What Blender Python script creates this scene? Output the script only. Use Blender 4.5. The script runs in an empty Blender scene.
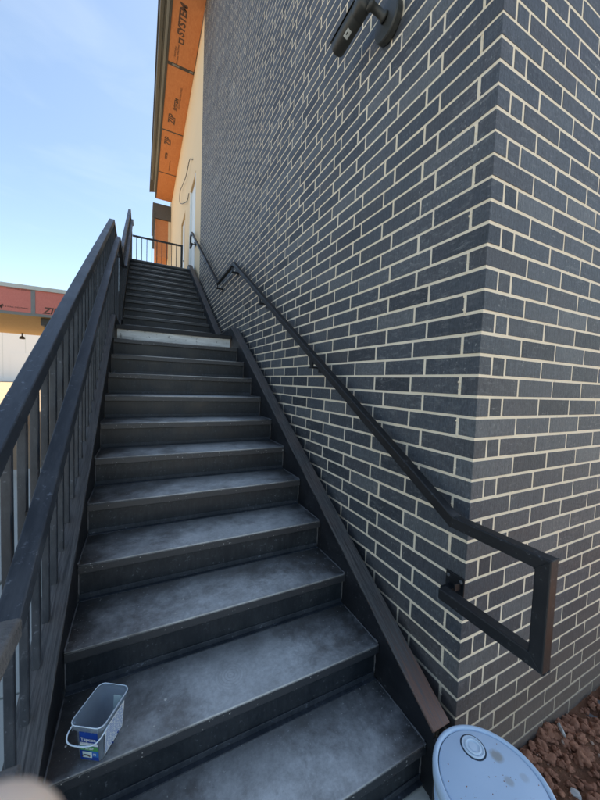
import bpy, bmesh, math, random
from mathutils import Vector, Matrix
R = math.radians
random.seed(7)
sc = bpy.context.scene
COL = sc.collection

# ------------------------------------------------------------ camera
CAMP = Vector((-1.1094, -0.7556, -1.3095)); YAW, PIT, ROL = 0.46489, -0.05447, 0.03740
FPX = 318.0
fw = Vector((math.sin(YAW)*math.cos(PIT), math.cos(YAW)*math.cos(PIT), math.sin(PIT)))
r0 = Vector((math.cos(YAW), -math.sin(YAW), 0)); u0 = r0.cross(fw)
rt = r0*math.cos(ROL) + u0*math.sin(ROL); up = u0*math.cos(ROL) - r0*math.sin(ROL)
cd = bpy.data.cameras.new('camera'); cam = bpy.data.objects.new('camera', cd); COL.objects.link(cam)
cam.matrix_world = Matrix(((rt.x, up.x, -fw.x, CAMP.x), (rt.y, up.y, -fw.y, CAMP.y), (rt.z, up.z, -fw.z, CAMP.z), (0, 0, 0, 1)))
cd.sensor_fit = 'HORIZONTAL'; cd.sensor_width = 36.0; cd.lens = 36.0*FPX/600.0
cd.clip_start = 0.01; cd.clip_end = 3000
cd.dof.use_dof = True; cd.dof.focus_distance = 2.2; cd.dof.aperture_fstop = 14
sc.camera = cam
sc.render.resolution_x = 768; sc.render.resolution_y = 1024

# ------------------------------------------------------------ sky and sun
SUN_EL, SUN_AZ = R(57), R(68)          # azimuth from +Y towards +X
w = bpy.data.worlds.new('World'); sc.world = w; w.use_nodes = True
nt = w.node_tree; bg = nt.nodes['Background']
sky = nt.nodes.new('ShaderNodeTexSky'); sky.sky_type = 'NISHITA'; sky.sun_disc = False
sky.sun_elevation = SUN_EL; sky.sun_rotation = SUN_AZ; sky.air_density = 1.0; sky.dust_density = 0.8; sky.ozone_density = 0.45
tc = nt.nodes.new('ShaderNodeTexCoord'); mp = nt.nodes.new('ShaderNodeMapping'); mp.inputs['Scale'].default_value = (1.2, 1.6, 4.5); mp.inputs['Rotation'].default_value = (0.3, 0.5, 0.4)
nz = nt.nodes.new('ShaderNodeTexNoise'); nz.inputs['Scale'].default_value = 2.2; nz.inputs['Detail'].default_value = 7; nz.inputs['Roughness'].default_value = 0.55; nz.inputs['Distortion'].default_value = 0.6
cr = nt.nodes.new('ShaderNodeValToRGB'); cr.color_ramp.elements[0].position = 0.50; cr.color_ramp.elements[0].color = (0, 0, 0, 1)
cr.color_ramp.elements[1].position = 0.80; cr.color_ramp.elements[1].color = (0.11, 0.11, 0.11, 1)
mx = nt.nodes.new('ShaderNodeMixRGB'); mx.inputs[2].default_value = (5.0, 5.3, 5.6, 1)
nt.links.new(tc.outputs['Generated'], mp.inputs[0]); nt.links.new(mp.outputs[0], nz.inputs['Vector']); nt.links.new(nz.outputs[0], cr.inputs[0])
nt.links.new(cr.outputs[0], mx.inputs[0]); nt.links.new(sky.outputs[0], mx.inputs[1]); tint = nt.nodes.new('ShaderNodeMixRGB'); tint.blend_type = 'MULTIPLY'; tint.inputs[0].default_value = 1.0; tint.inputs[2].default_value = (1.02, 1.0, 0.92, 1)   # daylight white balance of the shaded scene
nt.links.new(mx.outputs[0], tint.inputs[1]); nt.links.new(tint.outputs[0], bg.inputs[0])
bg.inputs[1].default_value = 0.090
sd = bpy.data.lights.new('sun', 'SUN'); sd.energy = 5.0; sd.angle = R(0.5); sd.color = (1.0, 0.94, 0.86)
sun = bpy.data.objects.new('sun', sd); COL.objects.link(sun)
sdir = Vector((math.sin(SUN_AZ)*math.cos(SUN_EL), math.cos(SUN_AZ)*math.cos(SUN_EL), math.sin(SUN_EL)))
sun.rotation_euler = sdir.to_track_quat('Z', 'Y').to_euler()
sc.view_settings.view_transform = 'Standard'; sc.view_settings.look = 'None'; sc.view_settings.gamma = 1
sc.view_settings.exposure = 1.68

# ------------------------------------------------------------ materials
class NT:
    def __init__(s, name):
        s.m = bpy.data.materials.new(name); s.m.use_nodes = True; s.t = s.m.node_tree
        s.b = s.t.nodes['Principled BSDF']
    def n(s, typ, **kw):
        n = s.t.nodes.new('ShaderNode'+typ)
        for k, v in kw.items():
            if k in n.inputs: n.inputs[k].default_value = v
            else: setattr(n, k, v)
        return n
    def l(s, a, b): s.t.links.new(a, b)
    def coord(s, kind='Object', scale=(1, 1, 1), rot=(0, 0, 0)):
        if kind == 'World':
            g = s.n('NewGeometry'); o = g.outputs['Position']
        else:
            g = s.n('TexCoord'); o = g.outputs[kind]
        m = s.n('Mapping'); m.inputs['Scale'].default_value = scale; m.inputs['Rotation'].default_value = rot
        s.l(o, m.inputs[0]); return m.outputs[0]
    def noise(s, vec, scale=5, detail=4, rough=0.5, dist=0.0):
        n = s.n('TexNoise', Scale=scale, Detail=detail, Roughness=rough, Distortion=dist); s.l(vec, n.inputs['Vector']); return n.outputs[0]
    def ramp(s, f, stops):
        n = s.n('ValToRGB'); e = n.color_ramp.elements
        while len(e) < len(stops): e.new(0.5)
        for el, (p, c) in zip(e, stops):
            el.position = p; el.color = (c, c, c, 1) if isinstance(c, (int, float)) else (*c, 1)
        s.l(f, n.inputs[0]); return n.outputs[0]
    def mix(s, f, a, b, mode='MIX'):
        n = s.n('MixRGB', blend_type=mode)
        for i, v in ((0, f), (1, a), (2, b)):
            if isinstance(v, (int, float)): n.inputs[i].default_value = v if i == 0 else (v, v, v, 1)
            elif isinstance(v, tuple): n.inputs[i].default_value = (*v, 1)
            else: s.l(v, n.inputs[i])
        return n.outputs[0]
    def math(s, op, a, b=0.0):
        n = s.n('Math', operation=op)
        for i, v in ((0, a), (1, b)):
            if isinstance(v, (int, float)): n.inputs[i].default_value = v
            else: s.l(v, n.inputs[i])
        return n.outputs[0]
    def bump(s, h, strength=0.3, dist=0.01):
        n = s.n('Bump', Strength=strength, Distance=dist); s.l(h, n.inputs['Height']); s.l(n.outputs[0], s.b.inputs['Normal'])
    def set(s, col=None, rough=None, metal=None, spec=None):
        for k, v in (('Base Color', col), ('Roughness', rough), ('Metallic', metal), ('Specular IOR Level', spec)):
            if v is None: continue
            if isinstance(v, tuple): s.b.inputs[k].default_value = (*v, 1)
            elif isinstance(v, (int, float)): s.b.inputs[k].default_value = v
            else: s.l(v, s.b.inputs[k])
        return s.m

M = {}
def simple(name, col, rough=0.6, var=0.15, scale=8, metal=0.0, bump=0.1, spec=0.5, kind='Object'):
    t = NT(name); v = t.coord(kind); f = t.noise(v, scale, 6, 0.6)
    c = t.mix(f, tuple(x*(1-var) for x in col), tuple(min(1, x*(1+var)) for x in col))
    f2 = t.noise(v, scale*7, 3, 0.6)
    if bump: t.bump(f2, bump, 0.003)
    M[name] = t.set(c, t.ramp(f, [(0.3, max(0, rough-0.08)), (0.7, min(1, rough+0.08))]), metal, spec); return M[name]

def brick_mat():
    t = NT('slate_brick')
    g = t.n('NewGeometry'); oi = t.n('ObjectInfo')
    rnd = t.math('FRACT', t.math('ADD', t.math('MULTIPLY', g.outputs['Random Per Island'], 7.31), oi.outputs['Random']))
    base = t.ramp(rnd, [(0.0, (0.026, 0.030, 0.036)), (0.2, (0.042, 0.048, 0.057)), (0.45, (0.056, 0.064, 0.074)), (0.65, (0.050, 0.051, 0.056)), (0.85, (0.068, 0.076, 0.085)), (1.0, (0.098, 0.104, 0.108))])
    vs = t.coord('World', (90, 90, 7)); st = t.noise(vs, 1.0, 4, 0.65)          # vertical scrape marks
    v = t.coord('World'); big = t.noise(v, 3.2, 4, 0.6); fine = t.noise(v, 260, 3, 0.7); mid = t.noise(v, 38, 5, 0.65)
    c = t.mix(t.ramp(st, [(0.35, 0.0), (0.7, 0.5)]), base, t.mix(1.0, base, (1.75, 1.75, 1.72), 'MULTIPLY'))
    c = t.mix(t.ramp(mid, [(0.30, 0.45), (0.5, 0.0)]), c, t.mix(1.0, base, (0.62, 0.60, 0.62), 'MULTIPLY'))
    c = t.mix(t.ramp(big, [(0.5, 0.0), (0.75, 0.4)]), c, (0.080, 0.078, 0.090))
    gr = t.noise(t.coord('World', (170, 170, 60)), 1.0, 3, 0.8); c = t.mix(1.0, c, t.ramp(gr, [(0.3, 0.62), (0.7, 1.45)]), 'MULTIPLY')
    sp = t.noise(v, 75, 2, 0.5); sp2 = t.noise(v, 5.0, 3, 0.6)
    spots = t.math('MULTIPLY', t.ramp(sp, [(0.62, 0.0), (0.70, 0.75)]), t.ramp(sp2, [(0.46, 0.0), (0.62, 1.0)]))
    c = t.mix(spots, c, (0.26, 0.26, 0.25))
    sm = t.noise(t.coord('World', (9, 9, 30)), 1.6, 7, 0.75, 0.4); sm2 = t.noise(v, 1.3, 3, 0.5)
    c = t.mix(t.math('MULTIPLY', t.ramp(sm, [(0.52, 0.0), (0.68, 0.6)]), t.ramp(sm2, [(0.42, 0.1), (0.6, 1.0)])), c, (0.21, 0.215, 0.215))
    # muddy splash towards the ground
    sep = t.n('SeparateXYZ'); t.l(g.outputs['Position'], sep.inputs[0])
    low = t.ramp(t.math('ADD', t.math('MULTIPLY', sep.outputs[2], -1.0), t.math('MULTIPLY', mid, 0.35)), [(0.0, 0.0), (1.0, 1.0)])
    lowm = t.n('MapRange'); lowm.inputs[1].default_value = 2.45; lowm.inputs[2].default_value = 3.10
    t.l(t.math('ADD', t.math('MULTIPLY', sep.outputs[2], -1.0), t.math('MULTIPLY', mid, 0.35)), lowm.inputs[0])
    c = t.mix(t.math('MULTIPLY', lowm.outputs[0], 0.7), c, (0.22, 0.165, 0.125))
    t.bump(t.math('ADD', t.math('MULTIPLY', fine, 0.35), t.math('ADD', t.math('MULTIPLY', st, 0.6), mid)), 0.7, 0.004)
    M['brick'] = t.set(c, t.ramp(mid, [(0.3, 0.5), (0.7, 0.68)]), 0, 0.5)
brick_mat()
def mortar_mat():
    t = NT('buff_mortar'); v = t.coord('World'); a = t.noise(v, 14, 5, 0.65); b = t.noise(v, 230, 4, 0.7); d = t.noise(v, 2.0, 3, 0.5)
    c = t.mix(a, (0.76, 0.63, 0.45), (0.93, 0.81, 0.62)); c = t.mix(t.ramp(d, [(0.4, 0.0), (0.7, 0.5)]), c, (0.84, 0.75, 0.61))
    g = t.n('NewGeometry'); sep = t.n('SeparateXYZ'); t.l(g.outputs['Position'], sep.inputs[0])
    lowm = t.n('MapRange'); lowm.inputs[1].default_value = 2.6; lowm.inputs[2].default_value = 3.1
    t.l(t.math('ADD', t.math('MULTIPLY', sep.outputs[2], -1.0), t.math('MULTIPLY', a, 0.3)), lowm.inputs[0])
    c = t.mix(t.math('MULTIPLY', lowm.outputs[0], 0.6), c, (0.33, 0.25, 0.18))
    t.bump(t.math('ADD', b, a), 0.6, 0.004); M['mortar'] = t.set(c, 0.95, 0, 0.2)
mortar_mat()
def paint_mat(name, col, dust, amount, rough=0.38):
    # satin black paint on steel with scuffs
    t = NT(name); v = t.coord('World'); a = t.noise(v, 5, 6, 0.65); b = t.noise(v, 60, 4, 0.7); e = t.noise(t.coord('World', (30, 3, 8)), 2, 5, 0.7)
    c = t.mix(t.ramp(t.math('MULTIPLY', t.math('ADD', a, e), 0.5), [(0.45, 0.0), (0.68, amount)]), col, dust)
    c = t.mix(t.math('MULTIPLY', t.ramp(b, [(0.60, 0.0), (0.68, 0.7)]), t.ramp(a, [(0.45, 0.1), (0.6, 1.0)])), c, tuple(min(1, x*4+0.09) for x in col))
    t.bump(b, 0.15, 0.001)
    M[name] = t.set(c, t.ramp(a, [(0.3, rough-0.08), (0.7, rough+0.15)]), 0, 0.5)
paint_mat('black_paint', (0.007, 0.008, 0.011), (0.035, 0.038, 0.043), 0.35, 0.50)
paint_mat('rail_paint', (0.022, 0.028, 0.037), (0.090, 0.10, 0.115), 0.5, 0.40)
paint_mat('rail_black', (0.006, 0.007, 0.009), (0.022, 0.024, 0.027), 0.3, 0.45)
paint_mat('riser_paint', (0.009, 0.013, 0.018), (0.055, 0.066, 0.076), 0.4, 0.40)
def tread_mat():
    t = NT('worn_tread'); v = t.coord('World'); o = t.n('TexCoord').outputs['Object']; sep = t.n('SeparateXYZ'); t.l(o, sep.inputs[0])
    X = t.math('ABSOLUTE', t.math('SUBTRACT', sep.outputs[0], 0.62)); Y = sep.outputs[1]
    a = t.noise(v, 3.6, 8, 0.72, 0.15); b = t.noise(v, 70, 6, 0.8); f = t.noise(v, 24, 8, 0.8, 0.1)
    foot = t.n('MapRange'); foot.inputs[1].default_value = 0.62; foot.inputs[2].default_value = 0.15; t.l(t.math('ADD', X, t.math('MULTIPLY', t.math('SUBTRACT', a, 0.5), 0.9)), foot.inputs[0])
    fy = t.n('MapRange'); fy.inputs[1].default_value = 0.27; fy.inputs[2].default_value = 0.10; t.l(t.math('ADD', Y, t.math('MULTIPLY', t.math('SUBTRACT', a, 0.5), 0.25)), fy.inputs[0])
    wear_sheen = t.math('MULTIPLY', t.math('MULTIPLY', foot.outputs[0], t.math('ADD', 0.35, t.math('MULTIPLY', fy.outputs[0], 0.65))), t.ramp(t.math('MULTIPLY', t.math('ADD', f, b), 0.5), [(0.32, 0.55), (0.60, 1.0)]))
    c = t.mix(t.math('MULTIPLY', wear_sheen, 0.9), (0.016, 0.018, 0.020), (0.72, 0.72, 0.70))  # dusty wear in mid tread, colour raised to imitate highlights too
    c = t.mix(t.ramp(a, [(0.50, 0.0), (0.68, 0.5)]), c, (0.13, 0.11, 0.09))
    scr = t.noise(t.coord('World', (4, 120, 4), (0, 0, 0.35)), 1.5, 3, 0.6); c = t.mix(t.ramp(scr, [(0.66, 0.0), (0.72, 0.3)]), c, (0.30, 0.30, 0.29))
    for (qx, qy, qz, qr) in ((-1.13, 0.70, -2.305, 0.075), (-0.62, 0.66, -2.305, 0.05), (-0.78, 0.42, -2.475, 0.09)):
        dn = t.n('VectorMath', operation='DISTANCE'); t.l(v, dn.inputs[0]); dn.inputs[1].default_value = (qx, qy, qz)
        fade = t.n('MapRange'); fade.inputs[1].default_value = qr; fade.inputs[2].default_value = qr*0.3; t.l(dn.outputs['Value'], fade.inputs[0])
        ws = t.math('SINE', t.math('MULTIPLY', t.math('ADD', dn.outputs['Value'], t.math('MULTIPLY', b, 0.004)), 520.0))
        c = t.mix(t.math('MULTIPLY', t.math('MULTIPLY', fade.outputs[0], t.ramp(ws, [(0.2, 0.0), (0.9, 1.0)])), t.math('MULTIPLY', f, 0.5)), c, (0.24, 0.22, 0.20))
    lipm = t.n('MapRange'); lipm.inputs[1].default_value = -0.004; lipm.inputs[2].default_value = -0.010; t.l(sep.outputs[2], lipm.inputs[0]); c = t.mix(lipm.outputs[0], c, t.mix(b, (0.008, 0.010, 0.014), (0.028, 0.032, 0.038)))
    # pale line along the nosing: worn edge plus a highlight put into the colour
    nose = t.n('MapRange'); nose.inputs[1].default_value = 0.016; nose.inputs[2].default_value = 0.0; t.l(t.math('SUBTRACT', Y, t.math('MULTIPLY', sep.outputs[2], 3.0)), nose.inputs[0])
    c = t.mix(t.math('MULTIPLY', nose.outputs[0], t.ramp(f, [(0.42, 0.0), (0.65, 0.5)])), c, (0.24, 0.24, 0.24))
    sp = t.noise(v, 120, 1, 0.4); c = t.mix(t.ramp(sp, [(0.735, 0.0), (0.76, 0.9)]), c, (0.42, 0.42, 0.40))
    r = t.mix(wear_sheen, t.ramp(b, [(0.3, 0.36), (0.7, 0.52)]), t.ramp(b, [(0.3, 0.40), (0.7, 0.58)]))
    t.bump(t.math('ADD', b, t.math('MULTIPLY', f, 2.0)), 0.22, 0.002)
    M['tread'] = t.set(c, r, 0, 0.85)
tread_mat()
def flange_mat(name, rust):
    t = NT(name); v = t.coord('World', (75, 2.2, 3.0)); g = t.ramp(t.noise(v, 2.0, 6, 0.8), [(0.34, 0.0), (0.66, 1.0)]); w_ = t.coord('World'); a = t.noise(w_, 6, 5, 0.6)
    c = t.mix(g, (0.014, 0.015, 0.017), (0.125, 0.122, 0.12))
    c = t.mix(t.ramp(a, [(0.42, 0.0), (0.7, rust)]), c, (0.15, 0.085, 0.060))
    if rust > 0.2:
        ge = t.n('NewGeometry'); sep = t.n('SeparateXYZ'); t.l(ge.outputs['Position'], sep.inputs[0])
        mr = t.n('MapRange'); mr.inputs[1].default_value = 0.24; mr.inputs[2].default_value = 0.0
        t.l(t.math('ADD', sep.outputs[1], t.math('MULTIPLY', t.math('SUBTRACT', g, 0.5), 0.5)), mr.inputs[0])
        c = t.mix(t.math('MULTIPLY', mr.outputs[0], 0.75), c, (0.26, 0.13, 0.085))
    t.bump(g, 0.4, 0.002); M[name] = t.set(c, 0.55, 0, 0.5)
flange_mat('flange_right', 0.22); flange_mat('flange_left', 0.1)
t = NT('bare_galvanised'); v = t.coord('World', (1.2, 4, 9)); a = t.noise(v, 2.5, 5, 0.55, 0.3); b = t.noise(t.coord('World'), 22, 4, 0.6)
c = t.mix(t.ramp(a, [(0.33, 0.0), (0.6, 1.0)]), (0.50, 0.51, 0.50), (0.80, 0.82, 0.81)); c = t.mix(t.ramp(b, [(0.62, 0), (0.7, 0.7)]), c, (0.12, 0.12, 0.11))
M['galv'] = t.set(c, 0.42, 0.2, 0.5)
def osb(name, a_, b_):
    t = NT(name); v = t.coord('World', (1, 1, 1)); x = t.n('TexVoronoi', Scale=38.0); t.l(t.coord('World', (1, 0.45, 1)), x.inputs['Vector'])
    n1 = t.noise(v, 6, 4, 0.6); c = t.mix(x.outputs['Color'], a_, b_); c = t.mix(0.55, c, t.mix(n1, a_, b_)); M[name] = t.set(c, 0.65, 0, 0.3)
osb('orange_panel', (0.47, 0.17, 0.065), (0.62, 0.27, 0.115)); osb('red_panel', (0.58, 0.18, 0.145), (0.68, 0.24, 0.20)); osb('tan_osb', (0.52, 0.32, 0.11), (0.66, 0.45, 0.18))
simple('beige_wall', (0.72, 0.59, 0.40), 0.85, 0.07, 1.5, kind='World'); simple('trim_grey', (0.19, 0.20, 0.19), 0.5, 0.15, 3, kind='World')
simple('trim_dark', (0.055, 0.055, 0.052), 0.6, 0.2, 4); simple('gutter', (0.085, 0.088, 0.080), 0.45, 0.15, 3); simple('ink', (0.10, 0.055, 0.04), 0.7, 0.1)
simple('seam_tape', (0.035, 0.035, 0.035), 0.4, 0.3, 20); simple('tape_grey', (0.20, 0.21, 0.21), 0.5, 0.2, 20); simple('white_door', (0.70, 0.75, 0.76), 0.4, 0.04, 2)
simple('white_wall', (0.80, 0.80, 0.78), 0.7, 0.03, 0.2, kind='World'); simple('shingle', (0.10, 0.095, 0.09), 0.85, 0.25, 12, kind='World')
simple('pale_trim', (0.55, 0.58, 0.55), 0.6, 0.1, 3, kind='World'); simple('wood_stud', (0.55, 0.38, 0.20), 0.75, 0.2, 10)
t = NT('concrete'); v = t.coord('World'); a = t.noise(v, 1.6, 7, 0.65); b = t.noise(v, 90, 4, 0.7); c = t.mix(a, (0.42, 0.42, 0.37), (0.56, 0.56, 0.51)); c = t.mix(t.ramp(b, [(0.6, 0), (0.75, 0.4)]), c, (0.2, 0.2, 0.18)); t.bump(b, 0.3, 0.002); M['concrete'] = t.set(c, 0.85, 0, 0.3)
t = NT('red_brown_soil'); v = t.coord('World'); a = t.noise(v, 7, 8, 0.7); b = t.noise(v, 120, 5, 0.75); c = t.mix(a, (0.20, 0.088, 0.048), (0.38, 0.19, 0.11)); c = t.mix(t.ramp(b, [(0.6, 0), (0.78, 0.6)]), c, (0.30, 0.20, 0.14)); t.bump(t.math('ADD', b, a), 1.0, 0.02); M['soil'] = t.set(c, 0.95, 0, 0.2)
t = NT('tan_earth'); v = t.coord('World'); a = t.noise(v, 0.25, 8, 0.65); b = t.noise(v, 9, 6, 0.7); c = t.mix(a, (0.24, 0.165, 0.09), (0.30, 0.215, 0.13)); c = t.mix(t.math('MULTIPLY', b, 0.4), c, (0.30, 0.24, 0.17)); t.bump(b, 0.5, 0.05); M['earth'] = t.set(c, 0.95, 0, 0.2)
simple('clod', (0.36, 0.165, 0.095), 0.95, 0.5, 30, bump=1.0, kind='World'); simple('pebble', (0.36, 0.24, 0.17), 0.8, 0.35, 9, bump=0.4, kind='World'); simple('pale_chip', (0.50, 0.48, 0.45), 0.7, 0.1, 20, kind='World')
t = NT('bucket_plastic'); v = t.coord('Object'); a = t.noise(v, 9, 5, 0.6); b = t.noise(v, 70, 3, 0.6); d = t.noise(v, 26, 4, 0.7, 1.0)
c = t.mix(a, (0.50, 0.63, 0.77), (0.57, 0.69, 0.82)); c = t.mix(t.ramp(d, [(0.68, 0), (0.76, 0.55)]), c, (0.36, 0.33, 0.27)); c = t.mix(t.ramp(b, [(0.74, 0), (0.78, 0.6)]), c, (0.20, 0.14, 0.10))
vd = t.coord('Object', (1, 1, 1))
for (px_, py_, r_, k_) in ((0.080, 0.040, 0.030, 0.75), (0.050, -0.015, 0.020, 0.5), (-0.02, -0.06, 0.03, 0.35), (0.10, -0.03, 0.02, 0.3)):
    dn = t.n('VectorMath', operation='DISTANCE'); t.l(vd, dn.inputs[0]); dn.inputs[1].default_value = (px_, py_, 0.377)
    mr = t.n('MapRange'); mr.inputs[1].default_value = r_; mr.inputs[2].default_value = 0.0; t.l(dn.outputs['Value'], mr.inputs[0])
    c = t.mix(t.math('MULTIPLY', t.ramp(t.math('MULTIPLY', mr.outputs[0], t.math('ADD', d, 0.35)), [(0.22, 0.0), (0.5, 1.0)]), k_), c, (0.33, 0.30, 0.24))
M['bucket'] = t.set(c, t.ramp(a, [(0.3, 0.32), (0.7, 0.48)]), 0, 0.5)
simple('bucket_white', (0.66, 0.76, 0.84), 0.4, 0.05, 20); simple('bucket_groove', (0.02, 0.035, 0.06), 0.6, 0.2, 20)
simple('dirt_smear', (0.24, 0.21, 0.16), 0.85, 0.3, 40)
t = NT('clear_plastic'); t.b.inputs['Base Color'].default_value = (0.70, 0.80, 0.90, 1); t.b.inputs['Roughness'].default_value = 0.30; t.b.inputs['Alpha'].default_value = 1.0
t.b.inputs['Transmission Weight'].default_value = 0.85; t.b.inputs['IOR'].default_value = 1.18; M['clear'] = t.m
simple('label_blue', (0.012, 0.055, 0.30), 0.35, 0.1, 20); simple('label_mid', (0.03, 0.16, 0.50), 0.35, 0.1, 20); simple('label_green', (0.08, 0.30, 0.09), 0.35, 0.1, 20); simple('label_white', (0.72, 0.76, 0.78), 0.4, 0.04, 20)
simple('paper', (0.62, 0.74, 0.72), 0.6, 0.04, 10); simple('cam_body', (0.035, 0.036, 0.032), 0.42, 0.2, 8, bump=0.05); simple('glass_black', (0.01, 0.01, 0.012), 0.08, 0.1, 4, bump=0)
simple('rubber', (0.02, 0.02, 0.02), 0.75, 0.2, 12); simple('cable', (0.14, 0.13, 0.11), 0.6, 0.1)
simple('bare_rail_glints', (0.15, 0.14, 0.13), 0.22, 0.7, 18, bump=0.8); simple('sleeve', (0.03, 0.035, 0.05), 0.9, 0.2, 30, bump=0.5)  # rail end: white reflections imitated by bright patches in the colour
simple('weld', (0.11, 0.11, 0.115), 0.55, 0.4, 60, bump=0.6)
t = NT('skin'); v = t.coord('Object'); a = t.noise(v, 40, 4, 0.6); t.b.inputs['Subsurface Weight'].default_value = 0.15; t.b.inputs['Subsurface Radius'].default_value = (0.01, 0.004, 0.002); t.bump(t.noise(v, 900, 3, 0.6), 0.1, 0.0005)
M['skin'] = t.set(t.mix(a, (0.84, 0.63, 0.48), (0.90, 0.70, 0.56)), 0.5, 0, 0.4)

# ------------------------------------------------------------ helpers
def link_mesh(name, me, mat, parent=None, loc=(0, 0, 0)):
    o = bpy.data.objects.new(name, me); COL.objects.link(o); o.location = loc
    if mat and not me.materials: me.materials.append(M[mat] if isinstance(mat, str) else mat)
    if parent: o.parent = parent
    return o
def obj(name, bm, mat, parent=None, bevel=0, seg=2, smooth=False, loc=(0, 0, 0)):
    bmesh.ops.recalc_face_normals(bm, faces=bm.faces)
    me = bpy.data.meshes.new(name); bm.to_mesh(me); bm.free()
    o = link_mesh(name, me, mat, parent, loc)
    if smooth:
        for p in me.polygons: p.use_smooth = True
    if bevel:
        b = o.modifiers.new('bevel', 'BEVEL'); b.width = bevel; b.segments = seg; b.limit_method = 'ANGLE'; b.angle_limit = R(30)
    return o
def tag(o, label, cat, group=None, kind=None):
    o['label'] = label
    if cat: o['category'] = cat
    if group: o['group'] = group
    if kind: o['kind'] = kind
    return o
def empty(name, loc=(0, 0, 0)):
    o = bpy.data.objects.new(name, None); o.empty_display_size = 0.1; COL.objects.link(o); o.location = loc; return o
def box(bm, x0, x1, y0, y1, z0, z1):
    vs = [bm.verts.new(p) for p in ((x0, y0, z0), (x1, y0, z0), (x1, y1, z0), (x0, y1, z0), (x0, y0, z1), (x1, y0, z1), (x1, y1, z1), (x0, y1, z1))]
    for f in ((0, 3, 2, 1), (4, 5, 6, 7), (0, 1, 5, 4), (1, 2, 6, 5), (2, 3, 7, 6), (3, 0, 4, 7)): bm.faces.new([vs[i] for i in f])
    return vs
def B(name, mat, parent, *ext, bevel=0, label=None, seg=2):
    bm = bmesh.new()
    for e in (ext if isinstance(ext[0], (tuple, list)) else [ext]): box(bm, *e)
    o = obj(name, bm, mat, parent, bevel, seg)
    if label: o['label'] = label
    return o
def prism_x(bm, pts, x0, x1):
    a = [bm.verts.new((x0, y, z)) for y, z in pts]; b = [bm.verts.new((x1, y, z)) for y, z in pts]; n = len(pts)
    bm.faces.new(a); bm.faces.new(b[::-1])
    for i in range(n): bm.faces.new((a[i], a[(i+1) % n], b[(i+1) % n], b[i]))
def strip(path, off0, off1):
    # mitred polygons along a y-z polyline, between two perpendicular offsets
    P = [Vector(p) for p in path]; res = []
    for i, p in enumerate(P):
        d0 = (P[i]-P[i-1]).normalized() if i else (P[1]-P[0]).normalized()
        d1 = (P[i+1]-P[i]).normalized() if i < len(P)-1 else d0
        n0 = Vector((-d0.y, d0.x)); n1 = Vector((-d1.y, d1.x)); n = (n0+n1).normalized(); k = 1/max(0.3, n.dot(n0))
        res.append((p+n*off0*k, p+n*off1*k))
    return res
def yz_tube(name, mat, parent, path, half, x0, x1, bevel=0.004, hz=None):
    s = strip(path, -half, half); bm = bmesh.new(); rows = []
    for lo, hi in s: rows.append([bm.verts.new((x, q.x, q.y)) for x, q in ((x0, lo), (x1, lo), (x1, hi), (x0, hi))])
    for a, b in zip(rows, rows[1:]):
        for i in range(4): bm.faces.new((a[i], a[(i+1) % 4], b[(i+1) % 4], b[i]))
    bm.faces.new(rows[0]); bm.faces.new(rows[-1][::-1])
    return obj(name, bm, mat, parent, bevel, 2)
def ring(bm, c, ax, r, n=24, squash=None):
    ax = Vector(ax).normalized(); u = ax.orthogonal().normalized(); v = ax.cross(u)
    return [bm.verts.new(Vector(c)+u*math.cos(2*math.pi*i/n)*r+v*math.sin(2*math.pi*i/n)*r) for i in range(n)]
def lathe(bm, c, ax, prof, n=32, cap0=True, cap1=True):
    ax = Vector(ax).normalized(); rs = [ring(bm, Vector(c)+ax*h, ax, r, n) for r, h in prof]
    for a, b in zip(rs, rs[1:]):
        for i in range(n): bm.faces.new((a[i], a[(i+1) % n], b[(i+1) % n], b[i]))
    if cap0: bm.faces.new(rs[0][::-1])
    if cap1: bm.faces.new(rs[-1])
def tube(bm, pts, r, n=10, close=False):
    pts = [Vector(p) for p in pts]; rs = []; N = len(pts); u = None
    for i, p in enumerate(pts):
        d = (pts[(i+1) % N]-pts[i-1]) if close or 0 < i < N-1 else (pts[1]-pts[0] if i == 0 else pts[-1]-pts[-2])
        d.normalize()
        u = d.orthogonal().normalized() if u is None else (u-d*u.dot(d)).normalized()
        v = d.cross(u); rr = r[i] if isinstance(r, (list, tuple)) else r
        rs.append([bm.verts.new(p+(u*math.cos(2*math.pi*k/n)+v*math.sin(2*math.pi*k/n))*rr) for k in range(n)])
    for i in range(N if close else N-1):
        a, b = rs[i], rs[(i+1) % N]
        for k in range(n): bm.faces.new((a[k], a[(k+1) % n], b[(k+1) % n], b[k]))
    if not close: bm.faces.new(rs[0][::-1]); bm.faces.new(rs[-1])
def text(name, body, mat, parent, mw, size, label=None, extr=0.0006, bold=0.0, shear=0.0):
    cu = bpy.data.curves.new(name, 'FONT'); cu.body = body; cu.size = size; cu.extrude = extr; cu.offset = bold; cu.align_x = 'CENTER'; cu.align_y = 'CENTER'; cu.shear = shear; cu.resolution_u = 3
    tmp = bpy.data.objects.new(name, cu); COL.objects.link(tmp)
    me = bpy.data.meshes.new_from_object(tmp.evaluated_get(bpy.context.evaluated_depsgraph_get()))
    bpy.data.objects.remove(tmp); me.materials.clear()
    o = link_mesh(name, me, mat); o.matrix_world = mw
    if parent: o.parent = parent; o.matrix_parent_inverse = Matrix.Translation(parent.location).inverted()
    if label: o['label'] = label
    return o
def frame(o, x, y):   # matrix with given origin, text right (x) and text up (y)
    x = Vector(x).normalized(); y = Vector(y).normalized(); z = x.cross(y)
    return Matrix(((x.x, y.x, z.x, o[0]), (x.y, y.y, z.y, o[1]), (x.z, y.z, z.z, o[2]), (0, 0, 0, 1)))

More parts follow.
